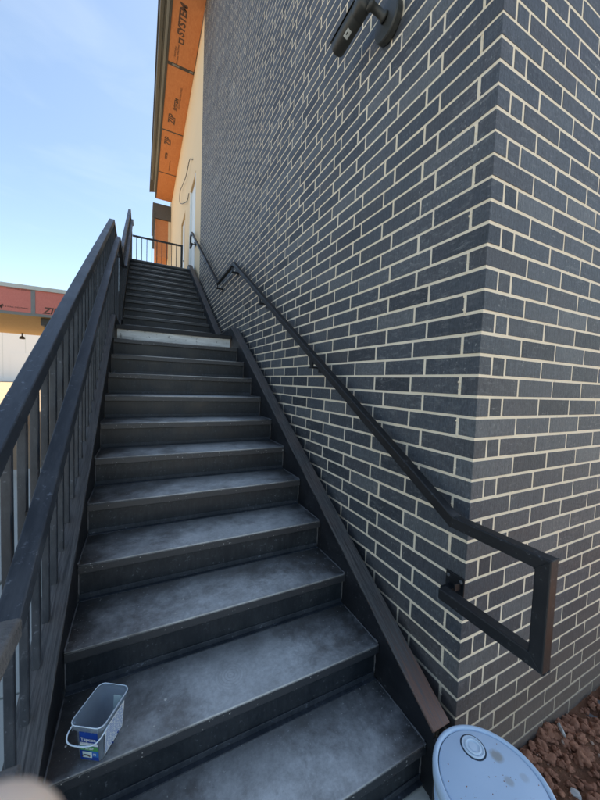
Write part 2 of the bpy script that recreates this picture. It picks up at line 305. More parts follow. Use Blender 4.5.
# ------------------------------------------------------------ ground
G = -2.98
bm = bmesh.new(); s = 1500
bm.faces.new([bm.verts.new(p) for p in ((-s, -s, G-0.03), (s, -s, G-0.03), (s, s, G-0.03), (-s, s, G-0.03))])
tag(obj('ground', bm, 'earth'), 'tan bare earth of the building site', None, kind='structure')
t = NT('bounce_gravel'); v = t.coord('World'); a_ = t.noise(v, 0.8, 7, 0.65); b_ = t.noise(v, 60, 5, 0.8); c_ = t.mix(a_, (0.19, 0.19, 0.185), (0.27, 0.265, 0.25)); c_ = t.mix(t.ramp(b_, [(0.5, 0), (0.7, 0.5)]), c_, (0.36, 0.35, 0.33)); t.bump(b_, 0.8, 0.02); M['bounce_lot'] = t.set(c_, 0.95, 0, 0.2)
bm = bmesh.new(); bm.faces.new([bm.verts.new(p) for p in ((-45, -70, G-0.02), (60, -70, G-0.02), (60, 4.5, G-0.02), (-45, 4.5, G-0.02))])  # unseen sheet added so light bounced onto the stairs stays grey
tag(obj('bounce_yard', bm, 'bounce_lot'), 'unseen grey gravel ground added to keep the bounced light neutral', None, kind='structure')
# concrete walk in slabs with open joints
xs = [-6.5, -5.0, -3.5, -2.0, -0.02]; ys = [-3.4, -1.9, -0.4, 1.1, 2.6, 4.1, 5.6]
walk = empty('pavement', (-3, 0, -2.83)); tag(walk, 'pale concrete pavement slabs around the foot of the stairs', None, kind='structure')
for i in range(4):
    for j in range(6):
        o = B('slab', 'concrete', walk, xs[i]+0.006+3, xs[i+1]-0.006+3, ys[j]+0.006, ys[j+1]-0.006, -0.13, 0, bevel=0.006)
# soil bed along the right face
rng = random.Random(3)
bm = bmesh.new(); nx, ny = 90, 60; gv = []
from mathutils import noise as mn
def soil_h(x, y):
    h = 0.030*mn.noise(Vector((x*5, y*5, 0)))+0.028*mn.noise(Vector((x*13, y*13, 3)))+0.014*mn.noise(Vector((x*34, y*34, 7)))
    return -2.955+h-0.03*min(1.5, max(0, x))+0.03*min(1, max(0, -y-0.1))*0.5
for i in range(nx+1):
    row = []
    for j in range(ny+1):
        x = -0.02+4.2*(i/nx)**1.3; y = 0.02-2.8*(j/ny)**1.3
        row.append(bm.verts.new((x, y, soil_h(x, y))))
    gv.append(row)
for i in range(nx):
    for j in range(ny): bm.faces.new((gv[i][j], gv[i+1][j], gv[i+1][j+1], gv[i][j+1]))
tag(obj('soil', bm, 'soil', smooth=True), 'red brown loose soil along the brick wall', None, kind='structure')
TPL = {}
for q_ in (1, 2, 3, 4):
    tb_ = bmesh.new(); bmesh.ops.create_icosphere(tb_, subdivisions=q_, radius=1.0)
    TPL[q_] = ([v.co.copy() for v in tb_.verts], [[v.index for v in f.verts] for f in tb_.faces]); tb_.free()
def lump_data(c, r, rng, sq=0.7, sub=2, rough=1.0):
    off = Vector((rng.random()*50, rng.random()*50, rng.random()*50)); rz = Matrix.Rotation(rng.random()*6.28, 3, 'Z') @ Matrix.Rotation(rng.uniform(-0.4, 0.4), 3, 'X'); sx = rng.uniform(0.7, 1.35); sy = rng.uniform(0.7, 1.1); c = Vector(c); out = []
    for co in TPL[sub][0]:
        k = 1+rough*(0.42*mn.noise(co*1.3+off)+0.26*mn.noise(co*3.1+off)+(0.12*mn.noise(co*7+off) if sub > 2 else 0))
        out.append(rz @ (Vector((co.x*k*sx, co.y*k*sy, co.z*k*sq))*r)+c)
    return out
def lump(bm, c, r, rng, sq=0.7, sub=2, rough=1.0):
    vs = [bm.verts.new(p) for p in lump_data(c, r, rng, sq, sub, rough)]
    for f in TPL[sub][1]: bm.faces.new([vs[i] for i in f])
def lumps_mesh(name, items, mat, rng, smooth=True, rough=1.0):
    V = []; F = []
    for c, r, sq, sub in items:
        k = len(V); V += lump_data(c, r, rng, sq, sub, rough); F += [[k+i for i in f] for f in TPL[sub][1]]
    me = bpy.data.meshes.new(name); me.from_pydata(V, [], F); me.update()
    if smooth: me.polygons.foreach_set('use_smooth', [True]*len(me.polygons))
    return link_mesh(name, me, mat)
items = []
for k in range(8200):
    x = 0.02+rng.random()**1.5*2.6; y = -0.02-rng.random()**1.4*1.3
    r = rng.choice((0.002, 0.002, 0.003, 0.003, 0.003, 0.004, 0.004, 0.005, 0.006, 0.008, 0.011, 0.016, 0.023))*rng.uniform(0.7, 1.2)
    items.append(((x, y, soil_h(x, y)+r*0.3), r, rng.uniform(0.5, 0.85), 1 if r < 0.006 else 2 if r < 0.011 else 3))
tag(lumps_mesh('soil_clods', items, 'clod', rng, True, 1.5), 'crumbly red brown clods of earth heaped against the brick wall', 'soil', kind='stuff')
items = []
for k in range(150):
    x = 0.02+rng.random()*1.6; y = -0.04-rng.random()*1.0; r = rng.uniform(0.003, 0.010); items.append(((x, y, soil_h(x, y)+r*0.8), r, 0.7, 2))
tag(lumps_mesh('gravel', items, 'pebble', rng, True, 1.0), 'small pale pebbles scattered through the red soil', 'gravel', kind='stuff')

# ------------------------------------------------------------ building
bld = empty('building', (0, 0, G))
tag(bld, 'dark slate brick building with beige rear wall and unfinished orange eaves', 'building')
H = 0.078738; L = 0.254; HD = 0.0755; CL = 0.1556; J = 0.0118; DEP = 0.066
XR, YB = 4.0, 6.53; N0, N1 = -91, 40
M0 = bmesh.new()
ZT, ZB = -N0*H, -N1*H
REC = 0.0015
box(M0, REC, XR, REC, YB-0.002, ZB, ZT)
mort = obj('mortar', M0, 'mortar', bld, loc=(0, 0, -G))
def local(p): return p
def proj(p):
    d = Vector(p)-CAMP; z = d.dot(fw)
    if z < 0.05: return None
    return 300+FPX*d.dot(rt)/z, 400-FPX*d.dot(up)/z
bricks = []   # face ('l' or 'r' or corner kinds), a0, a1, z0, z1
for n in range(N0, N1):
    z1 = -n*H-J/2; z0 = -(n+1)*H+J/2; even = (n % 2 == 0)
    # left face joints along y, right face joints along x (joint centres)
    if even:
        ly = [HD+i*L for i in range(40)]; rx = [(i+1)*L for i in range(40)]
        bricks.append(('c', (0, rx[0]-J/2), (0, HD-J/2), z0, z1))            # stretcher on the right face, header on the left
    else:
        ly = [(i+1)*L for i in range(40)]; rx = [HD, CL]+[CL+(i+1)*L for i in range(40)]
        bricks.append(('c', (0, HD-J/2), (0, ly[0]-J/2), z0, z1))
    for a, b in zip(ly, ly[1:]):
        if a > YB-0.03: break
        b = min(b, YB+J/2); bricks.append(('l', None, (a+J/2, b-J/2), z0, z1))
    for a, b in zip(rx, rx[1:]):
        if a > XR-0.03: break
        b = min(b, XR+J/2); bricks.append(('r', (a+J/2, b-J/2), None, z0, z1))
def brick_verts(k, X, Y, z0, z1, rg):
    # worn rectangular block, exposed arrises rounded by a small chamfer
    out = rg.uniform(-0.0004, 0.0004)
    if k == 'l': x0, x1 = out, DEP; y0, y1 = Y
    elif k == 'r': x0, x1 = X; y0, y1 = out, DEP
    else: x0, x1 = X; y0, y1 = Y; x0 = rg.uniform(-0.0014, 0.0008); y0 = rg.uniform(-0.0014, 0.0008)
    j = lambda s=0.0011: rg.uniform(-s, s)
    x0b, x1b, y0b, y1b = x0, x1, y0, y1
    if k != 'c' or True:
        if k == 'l': y0b += j(); y1b += j()
        if k == 'r': x0b += j(); x1b += j()
    z0b, z1b = z0+j(0.0009), z1+j(0.0009); ch = 0.0010
    V = []; F = []
    cx, cy, cz = (x0b+x1b)/2, (y0b+y1b)/2, (z0b+z1b)/2
    for (sx, sy, sz) in ((0, 0, 0), (1, 0, 0), (1, 1, 0), (0, 1, 0), (0, 0, 1), (1, 0, 1), (1, 1, 1), (0, 1, 1)):
        X_ = x1b if sx else x0b; Y_ = y1b if sy else y0b; Z_ = z1b if sz else z0b
        jx, jy, jz = j(0.0003), j(0.0003), j(0.0006); dx = -ch if sx else ch; dy = -ch if sy else ch; dz = -ch if sz else ch
        V += [(X_+jx, Y_+dy+jy, Z_+dz+jz), (X_+dx+jx, Y_+jy, Z_+dz+jz), (X_+dx+jx, Y_+dy+jy, Z_+jz)]
    c = lambda i, a: i*3+a
    # faces: big ones
    F += [[c(0, 0), c(4, 0), c(7, 0), c(3, 0)], [c(1, 0), c(2, 0), c(6, 0), c(5, 0)], [c(0, 1), c(1, 1), c(5, 1), c(4, 1)], [c(3, 1), c(7, 1), c(6, 1), c(2, 1)], [c(0, 2), c(3, 2), c(2, 2), c(1, 2)], [c(4, 2), c(5, 2), c(6, 2), c(7, 2)]]
    for (i, k2) in ((0, 4), (1, 5), (2, 6), (3, 7)): F.append([c(i, 0), c(i, 1), c(k2, 1), c(k2, 0)])
    for (i, k2) in ((0, 1), (3, 2), (4, 5), (7, 6)): F.append([c(i, 1), c(k2, 1), c(k2, 2), c(i, 2)])
    for (i, k2) in ((0, 3), (1, 2), (4, 7), (5, 6)): F.append([c(i, 0), c(i, 2), c(k2, 2), c(k2, 0)])
    for i in range(8): F.append([c(i, 0), c(i, 1), c(i, 2)])
    return V, F
def size(b):
    k, X, Y, z0, z1 = b
    a = 0
    def area(P):
        q = [proj(p) for p in P]
        if any(x is None for x in q): return 0
        if all(x[0] < 0 or x[0] > 600 or x[1] < 0 or x[1] > 800 for x in q): return 0
        return abs(sum(q[i][0]*q[(i+1) % 4][1]-q[(i+1) % 4][0]*q[i][1] for i in range(4)))/2
    if Y: a += area([(0, Y[0], z0), (0, Y[1], z0), (0, Y[1], z1), (0, Y[0], z1)])
    if X: a += area([(X[0], 0, z0), (X[1], 0, z0), (X[1], 0, z1), (X[0], 0, z1)])
    return a
order = sorted(range(len(bricks)), key=lambda i: -size(bricks[i])); single = set(order[:300])
rb = random.Random(11); AV = []; AF = []
for i, b in enumerate(bricks):
    V, F = brick_verts(*b, rb)
    if i in single:
        o0 = V[0]; me = bpy.data.meshes.new('brick'); cx = sum(v[0] for v in V)/24; cy = sum(v[1] for v in V)/24; cz = sum(v[2] for v in V)/24
        me.from_pydata([(v[0]-cx, v[1]-cy, v[2]-cz) for v in V], [], F); me.update()
        bmx = bmesh.new(); bmx.from_mesh(me); bmesh.ops.recalc_face_normals(bmx, faces=bmx.faces); bmx.to_mesh(me); bmx.free()
        link_mesh('brick', me, 'brick', bld, (cx, cy, cz-G))
    else:
        k = len(AV); AV += V; AF += [[k+q for q in f] for f in F]
me = bpy.data.meshes.new('brickwork'); me.from_pydata(AV, [], AF); me.update()
bmx = bmesh.new(); bmx.from_mesh(me); bmesh.ops.recalc_face_normals(bmx, faces=bmx.faces); bmx.to_mesh(me); bmx.free()
o = link_mesh('brickwork', me, 'brick', bld, (0, 0, -G)); o['kind'] = 'stuff'; o['label'] = 'remaining slate bricks of the two faces'
# blobs of squeezed-out mortar on the joints near the corner
bm = bmesh.new(); rg = random.Random(5)
for n in range(-4, 38):
    for q in range(9):
        if rg.random() < 0.5: lump(bm, (0.002, rg.uniform(0.0, 0.02)+rg.random()**2*0.5, -n*H+rg.uniform(-0.005, 0.005)), rg.uniform(0.002, 0.0045), rg, 0.8, 1)
    if n % 2 == 0:
        for q in range(7): lump(bm, (0.002, HD+rg.uniform(-0.006, 0.006), -(n+rg.random())*H), rg.uniform(0.002, 0.005), rg, 1.2, 1)
    for q in range(5): lump(bm, (rg.random()**1.5*1.2, 0.002, -n*H+rg.uniform(-0.005, 0.005)), rg.uniform(0.002, 0.004), rg, 0.8, 1)
o = obj('mortar_crumbs', bm, 'mortar', bld, loc=(0, 0, -G)); o['kind'] = 'stuff'
PB = lambda name, mat, *e, **k: (lambda o: (setattr(o, 'location', (0, 0, -G)), o)[1])(B(name, mat, bld, *e, **k))
PB('coping', 'trim_dark', (-0.03, XR+0.03, -0.03, YB+0.03, ZT, ZT+0.06))
# beige sheathed wall behind with two door openings
ZS = 6.296; WX = 0.012
d1 = (7.42, 8.38, 1.205, 3.62); d2 = (9.45, 10.45, 1.205, 3.62)
PB('rear_wall', 'beige_wall', (WX, 0.16, YB, d1[0], ZB, ZS+0.3), (WX, 0.16, d1[0], d1[1], d1[3], ZS+0.3), (WX, 0.16, d1[1], d2[0], ZB, ZS+0.3), (WX, 0.16, d2[0], d2[1], d2[3], ZS+0.3), (WX, 0.16, d2[1], 19.0, ZB, ZS+0.3), (WX, 0.16, d1[0], d1[1], ZB, d1[2]-0.01), (WX, 0.16, d2[0], d2[1], ZB, d2[2]-0.01), label='pale beige sheathed wall beyond the brick')
PB('core', 'beige_wall', (0.17, XR, YB+0.01, 19.0, ZB, ZS+0.2))
for i, d in enumerate((d1, d2)):
    fr = PB('door_frame', 'wood_stud' if i else 'white_door', (WX-0.006, 0.14, d[0]+0.002, d[0]+0.05, d[2], d[3]-0.055), (WX-0.006, 0.14, d[1]-0.05, d[1]-0.002, d[2], d[3]-0.055), label='white door frame at the top landing' if not i else 'raw timber door frame farther along')
    PB('door_head', 'wood_stud', (WX-0.004, 0.14, d[0]+0.002, d[1]-0.002, d[3]-0.052, d[3]-0.003))
    dr = PB('door', 'white_door', (0.05, 0.09, d[0]+0.053, d[1]-0.053, d[2]+0.01, d[3]-0.058)); 
    bm = bmesh.new(); lathe(bm, (0.05, d[0]+0.14, 2.2), (-1, 0, 0), [(0.02, 0), (0.02, 0.01), (0.01, 0.015), (0.01, 0.035), (0.026, 0.045), (0.026, 0.06), (0.01, 0.066)], 12); obj('handle', bm, 'trim_grey', dr)
# eave: soffit panels, seams, sub fascia, gutter, roof
seams = [5.62, 8.055, 10.365, 12.62, 14.65]
for k, (a, b) in enumerate(zip(seams, seams[1:])):
    x1 = -0.004 if k == 0 else 0.008
    PB('soffit_panel', 'orange_panel', (-0.60, x1, a+0.012, b-0.012, ZS, ZS+0.012))
    if k:
        PB('seam_tape', 'seam_tape', (-0.598, 0.006, a-(0.045 if k == 1 else 0.024), a+(0.045 if k == 1 else 0.024), ZS-0.0025, ZS-0.0005))
        if k == 1:
            PB('tape_flap', 'tape_grey', (-0.50, -0.34, a-0.03, a+0.02, ZS-0.006, ZS-0.003)); PB('tape_flap', 'tape_grey', (-0.10, -0.02, a-0.03, a+0.02, ZS-0.006, ZS-0.003))
PB('sub_fascia', 'trim_dark', (-0.640, -0.602, 5.6, 14.6, ZS-0.01, ZS+0.20))
PB('fascia_board', 'trim_grey', (-0.700, -0.643, 5.6, 14.2, ZS+0.02, ZS+0.22), bevel=0.006)
PB('gutter', 'gutter', (-0.735, -0.703, 5.6, 13.6, ZS+0.05, ZS+0.20)); PB('gutter_lip', 'gutter', (-0.83, -0.738, 5.6, 13.4, ZS+0.035, ZS+0.17), bevel=0.02)
bm = bmesh.new()
prv = [(-0.86, ZS+0.22), (XR+0.5, ZS+1.6), (XR+0.5, ZS+1.75), (-0.86, ZS+0.27)]
a = [bm.verts.new((x, YB+0.06, z)) for x, z in prv]; b = [bm.verts.new((x, 14.7, z)) for x, z in prv]; bm.faces.new(a); bm.faces.new(b[::-1])
for i in range(4): bm.faces.new((a[i], a[(i+1) % 4], b[(i+1) % 4], b[i]))
o = obj('roof', bm, 'shingle', bld, loc=(0, 0, -G))
# lower projecting bay beyond the eave: shingled skirt over orange sheathing
yb = 14.85
for k in range(5): PB('shingle_course', 'shingle', (-0.72, 0.0, yb-0.012*k, yb+2.0, 6.22-0.13*(k+1), 6.22-0.13*k-0.006))
PB('bay_panel', 'orange_panel', (-0.60, -0.10, yb+0.02, yb+2.0, 3.97, 5.56)); PB('bay_trim', 'beige_wall', (-0.097, 0.008, yb+0.01, yb+2.0, 3.0, 5.56))
PB('downspout', 'gutter', (-0.72, -0.64, yb-0.06, yb+0.02, 4.25, 5.80), bevel=0.01)
# printed marks on the sheathing
def smark(body, x, y, size_, shear=0.2, bold=0.006):
    text('printed_mark', body, 'ink', bld, frame((x, y, ZS-0.0015), (0, -1, 0), (-1, 0, 0)), size_, bold=bold, shear=shear)
smark('SYSTEM', -0.38, 6.95, 0.20, bold=0.008); smark('ZIP', -0.36, 9.85, 0.26, bold=0.008); smark('SYSTEM', -0.30, 9.25, 0.13)
smark('ZIP', -0.40, 10.85, 0.26, bold=0.008); smark('SYSTEM', -0.40, 11.6, 0.10); smark('ROOF & WALL SHEATHING', -0.22, 9.0, 0.06, bold=0.0); smark('ROOF & WALL SHEATHING', -0.40, 7.8, 0.05, bold=0); smark('SHEATHING', -0.46, 7.7, 0.05, bold=0); smark('ROOF & WALL SHEATHING', -0.26, 12.1, 0.05, bold=0)
PB('printed_block', 'ink', (-0.42, -0.30, 7.33, 7.36, ZS-0.0014, ZS-0.0006), (-0.42, -0.30, 7.43, 7.46, ZS-0.0014, ZS-0.0006), (-0.42, -0.39, 7.36, 7.43, ZS-0.0014, ZS-0.0006), (-0.33, -0.30, 7.36, 7.43, ZS-0.0014, ZS-0.0006))

# loose cable stuck out of the beige wall
bm = bmesh.new(); P_ = [(-0.01, 7.95, 4.16), (-0.04, 8.2, 4.30), (-0.05, 8.6, 4.25), (-0.05, 9.0, 4.28), (-0.05, 9.9, 4.50), (-0.05, 10.4, 4.62), (-0.05, 10.5, 4.35), (-0.05, 9.8, 3.95), (-0.04, 9.2, 3.70), (-0.02, 8.75, 3.55), (-0.01, 8.5, 3.62)]
def smooth_path(P, k=6):
    P = [Vector(p) for p in P]; out = []
    for i in range(len(P)-1):
        p0, p1, p2, p3 = P[max(0, i-1)], P[i], P[i+1], P[min(len(P)-1, i+2)]
        for q in range(k):
            t_ = q/k; out.append(0.5*((2*p1)+(p2-p0)*t_+(2*p0-5*p1+4*p2-p3)*t_*t_+(3*p1-p0-3*p2+p3)*t_**3))
    return out+[P[-1]]
tube(bm, smooth_path(P_), 0.011, 6)
tag(obj('loose_cable', bm, 'cable', smooth=True), 'thin dark cable looping loose on the beige wall below the orange eave', 'cable')

# ------------------------------------------------------------ staircase
XL, XRt = -1.35, -0.135; Y0, Z0, T, RS = 0.014, -2.645, 0.28, 0.17
LZ = Z0+11*RS; LY0 = Y0+11*T; LY1 = 4.22; TZ = LZ+12*RS; TY = LY1+11*T
st = empty('staircase', (XL, 0, -2.83)); tag(st, 'black painted steel staircase with one landing climbing along the brick wall', 'staircase')
so = Vector((XL, 0, -2.83))
def SB(name, mat, *e, **k):
    o = B(name, mat, st, *e, **k); o.location = -so; return o
def tread_part(i, y, z, first=False):
    dep = T+0.02
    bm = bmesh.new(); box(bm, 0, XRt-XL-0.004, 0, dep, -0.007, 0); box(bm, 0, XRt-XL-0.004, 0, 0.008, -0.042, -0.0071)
    o = obj('tread', bm, 'tread', st, bevel=0.0025, loc=Vector((XL+0.002, y, z))-so)
    o['label'] = 'worn steel step, %s' % ('lower flight' if i < 20 else 'upper flight')
    bm = bmesh.new(); box(bm, XL+0.002, XRt-0.002, y+0.024, y+0.030, z-RS+0.002, z-0.0072)
    r_ = obj('riser', bm, 'riser_paint', st, loc=-so)
    bm = bmesh.new(); box(bm, XL+0.004, XRt-0.004, y+0.003, y+0.0238, z-RS+0.0005, z-RS+0.004); box(bm, XL+0.004, XRt-0.004, y+0.0195, y+0.0238, z-RS+0.0041, z-RS+0.026)
    obj('angle_strip', bm, 'rail_paint', st, loc=-so, bevel=0.001)
    # weld beads where the step meets the stringers
    for xx in (XL+0.003, XRt-0.003):
        rw = random.Random(i*3+int(xx*10))
        bm = bmesh.new(); tube(bm, [(xx, y+0.01+k*0.27/14, z+0.001+rw.uniform(-0.001, 0.001)) for k in range(15)], [rw.uniform(0.0022, 0.0042) for k in range(15)], 6)
        obj('weld', bm, 'weld', st, smooth=True, loc=-so)
        bm = bmesh.new(); tube(bm, [(xx, y+0.022+rw.uniform(-0.001, 0.001), z-0.012-k*(RS-0.03)/8) for k in range(9)], [rw.uniform(0.002, 0.004) for k in range(9)], 6)
        obj('weld', bm, 'weld', st, smooth=True, loc=-so)
for i in range(11): tread_part(i, Y0+i*T, Z0+i*RS)
# last riser of the lower flight, its lip and the bare galvanised landing edge
yl = LY0
SB('riser', 'galv', (XL+0.012, XRt-0.012, yl+0.022, yl+0.03, LZ-RS+0.002, LZ-0.016), bevel=0.001, label='bare galvanised riser under the landing edge')
SB('landing_nosing', 'black_paint', (XL+0.002, XRt-0.002, yl-0.006, yl+0.0015, LZ-0.044, LZ-0.001), bevel=0.002)
SB('landing', 'tread', (XL+0.002, XRt-0.002, yl+0.002, LY1+0.02, LZ-0.014, LZ), bevel=0.003)
for i in range(12): tread_part(20+i, LY1+i*T, LZ+(i+1)*RS)
SB('top_landing', 'tread', (XL+0.002, XRt-0.002, TY+T+0.022, 8.60, TZ-0.02, TZ-0.001))
# stringers: web with two flanges
def stringer(xw, side, top):
    # top: y-z polyline of the top edge
    path = top; hh = 0.30
    bm = bmesh.new(); s_ = [(Vector(p), Vector((p[0], p[1]-hh))) for p in path]
    for (a, a2), (b, b2) in zip(s_, s_[1:]): prism_x(bm, [a2, b2, b, a], min(xw, xw+0.008*side), max(xw, xw+0.008*side))
    o = obj('stringer', bm, 'black_paint', st, loc=-so); xa, xb = sorted((xw-0.0005*side, xw+0.086*side))
    for dz in (0, -hh):
        f = yz_tube('flange', 'flange_right' if side > 0 else 'flange_left', o, [(p[0], p[1]+dz+(0.0065 if dz == 0 else -0.0065)) for p in path], 0.006, xa, xb, 0.003)
    return o
sl = RS/T
SP = [(-0.010, -2.585), (3.12, LZ+0.09), (3.96, LZ+0.09), (TY+0.02, TZ+0.092), (8.62, TZ+0.10)]
for xw, side in ((XRt, 1), (XL, -1)):
    stringer(xw, side, SP[:2])
    stringer(xw, side, [(SP[1][0]+0.0005, SP[1][1]), SP[2]])
    stringer(xw, side, [(SP[2][0]+0.0005, SP[2][1]), SP[3], SP[4]])
SB('foot_plate', 'black_paint', (XRt-0.003, XRt+0.088, -0.024, -0.012, -2.83, -2.60)); SB('foot_plate', 'black_paint', (XL-0.088, XL+0.003, -0.024, -0.012, -2.83, -2.60))
for (x, y) in ((XL-0.04, LY0+0.1), (XRt+0.05, LY0+0.1), (XL-0.04, LY1-0.1), (XRt+0.05, LY1-0.1), (XL-0.04, 8.5), (XRt+0.04, 8.5)):
    SB('post', 'black_paint', (x-0.04, x+0.04, y-0.04, y+0.04, G-0.05, (LZ if y < 5 else TZ)-0.22))
# left guard: top rail and balusters standing on the stringer flange
def top_z(path, y):
    for (a, za), (b, zb) in zip(path, path[1:]):
        if a <= y <= b: return za+(zb-za)*(y-a)/(b-a)
    return path[-1][1]
strL = [(p[0], p[1]+0.0125) for p in SP]
gA = [(-0.06, -1.632), (3.35, 0.356), (4.10, 0.356)]
gB = [(4.10, 0.356), (4.26, 0.36), (7.25, 2.25), (8.58, 2.25)]
g1 = yz_tube('guard_rail', 'rail_paint', st, gA, 0.024, -1.430, -1.380, 0.004); g1.location = -so
g2 = yz_tube('guard_rail', 'rail_paint', st, gB, 0.024, -1.385, -1.335, 0.004); g2.location = -so
def baluster(y, x, par, path, w=0.0105, mat='rail_paint'):
    zt = top_z(path, y)-0.026-0.0; zb = top_z(strL, y)+0.0005
    bm = bmesh.new(); s1 = (top_z(path, y+0.02)-top_z(path, y))/0.02; s2 = (top_z(strL, y+0.02)-top_z(strL, y))/0.02
    vs = []
    for zz, s_ in ((zb, s2), (zt, s1)): vs.append([bm.verts.new((x+a*w, y+b*w, zz+s_*b*w)) for a, b in ((-1, -1), (1, -1), (1, 1), (-1, 1))])
    for i in range(4): bm.faces.new((vs[0][i], vs[0][(i+1) % 4], vs[1][(i+1) % 4], vs[1][i]))
    bm.faces.new(vs[0][::-1]); bm.faces.new(vs[1])
    o = obj('baluster', bm, mat, par, bevel=0.002, seg=1); return o
y = 0.025
while y < 4.1: baluster(y, -1.405, g1, gA); y += 0.118
y = 4.22
while y < 8.58: baluster(y, -1.360, g2, gB); y += 0.118
for y, xx, par, pth in ((-0.03, -1.405, g1, gA), (3.42, -1.405, g1, gA), (4.16, -1.36, g2, gB), (7.20, -1.36, g2, gB), (8.55, -1.36, g2, gB)):
    bm = bmesh.new(); box(bm, xx-0.022, xx+0.022, y-0.022, y+0.022, top_z(strL, y)-0.02, top_z(pth, y)-0.027); obj('newel', bm, 'rail_paint', par, bevel=0.003)
bm = bmesh.new(); box(bm, -1.430, -1.3825, 4.105, 4.135, LZ+0.09, 0.33); obj('newel', bm, 'rail_paint', g1, bevel=0.002)
# left inner handrail carried on brackets off the guard
hp = [(0.02, -2.115), (-0.36, -2.115), (-0.36, -1.815), (0.03, -1.815), (3.25, 0.150), (4.20, 0.150), (4.22, 0.155), (7.25, 2.06), (7.50, 2.06)]
h1 = yz_tube('handrail', 'rail_paint', st, hp[3:6], 0.022, -1.362, -1.317, 0.004); h1.location = -so
h2 = yz_tube('handrail', 'rail_paint', st, hp[6:], 0.020, -1.327, -1.287, 0.004); h2.location = -so
h3 = yz_tube('handrail_return', 'bare_rail_glints', st, [hp[3], (-0.36, -1.815), (-0.36, -2.115), hp[0]], 0.022, -1.3625, -1.3165, 0.006); h3.location = -so; h3['label'] = 'unpainted lower end of the left handrail, white reflection put into its colour'
for y in (0.35, 1.45, 2.55, 3.6):
    z = top_z(hp[3:6], y); bm = bmesh.new(); box(bm, -1.392, -1.334, y-0.006, y+0.006, z-0.085, z-0.073); box(bm, -1.345, -1.333, y-0.006, y+0.006, z-0.0725, z-0.02); obj('bracket', bm, 'rail_black', h1)
for y in (4.9, 6.2, 7.2):
    z = top_z(hp[6:], y); bm = bmesh.new(); box(bm, -1.347, -1.30, y-0.006, y+0.006, z-0.085, z-0.073); box(bm, -1.313, -1.301, y-0.006, y+0.006, z-0.0725, z-0.02); obj('bracket', bm, 'rail_black', h2)
# guard across the far side of the top landing
tg = SB('guard_rail', 'rail_black', (-1.33, -0.135, 8.54, 8.58, 2.215, 2.255), bevel=0.003)
x = -1.24
while x < -0.16:
    bm = bmesh.new(); box(bm, x-0.008, x+0.008, 8.552, 8.568, TZ+0.02, 2.2145); obj('baluster', bm, 'rail_black', tg); x += 0.118
bm = bmesh.new(); box(bm, -0.175, -0.135, 8.54, 8.58, TZ, 2.2145); obj('newel', bm, 'rail_black', tg)

# ------------------------------------------------------------ wall handrail
hr = empty('wall_handrail', (-0.08, 0, -1.8)); ho = Vector(hr.location)
tag(hr, 'black square tube handrail with level looped ends, bracketed to the brick wall', 'handrail')
wp = [(0.035, -2.082), (-0.295, -2.082), (-0.295, -1.793), (0.0, -1.793), (3.29, 0.150), (4.22, 0.150), (7.23, 2.075), (7.45, 2.075), (7.45, 1.82), (7.2, 1.82)]
o = yz_tube('rail', 'rail_black', hr, wp, 0.0205, -0.1005, -0.0595, 0.004); o.location = -ho
for i, (lo, hi) in enumerate(strip(wp, -0.0205, 0.0205)):
    if not 0 < i < len(wp)-1: continue
    bm = bmesh.new(); rw = random.Random(i); cs = [(-0.1005, lo), (-0.0595, lo), (-0.0595, hi), (-0.1005, hi)]; pts_ = []
    for q in range(4):
        (xa, pa), (xb, pb) = cs[q], cs[(q+1) % 4]
        for k in range(8):
            f_ = k/8; pp = pa.lerp(pb, f_); pts_.append((xa+(xb-xa)*f_, pp.x, pp.y))
    tube(bm, pts_, [rw.uniform(0.0012, 0.0024) for _ in pts_], 6, close=True); obj('weld', bm, 'rail_black', hr, smooth=True, loc=-ho)
wz = wp[3:7]
for y in (1.14, 2.24, 3.36, 4.24, 5.4, 6.6):
    z = top_z(wz, y)-0.0; bm = bmesh.new()
    box(bm, -0.006, -0.0005, y-0.04, y+0.04, z-0.115, z-0.075)
    box(bm, -0.090, -0.0065, y-0.03, y+0.03, z-0.090, z-0.082); box(bm, -0.085, -0.075, y-0.02, y+0.02, z-0.0815, z-0.0215)
    b_ = obj('bracket', bm, 'rail_black', hr, bevel=0.001, loc=-ho)
for (y, z) in ((0.04, -2.085), (7.2, 1.82)):
    bm = bmesh.new(); box(bm, -0.006, -0.0005, y-0.042, y+0.038, z-0.045, z+0.052); box(bm, -0.0590, -0.0065, y-0.012, y+0.02, z-0.004, z+0.006); box(bm, -0.04, -0.0065, y-0.03, y-0.024, z+0.0065, z+0.034)
    b_ = obj('bracket', bm, 'rail_black', hr, bevel=0.001, loc=-ho)
    bm = bmesh.new()
    for q in (-0.03, 0.026): lathe(bm, (-0.0062, y+q, z+0.036), (-1, 0, 0), [(0.007, 0), (0.007, 0.003), (0.004, 0.005)], 8)
    obj('bolt', bm, 'weld', b_)

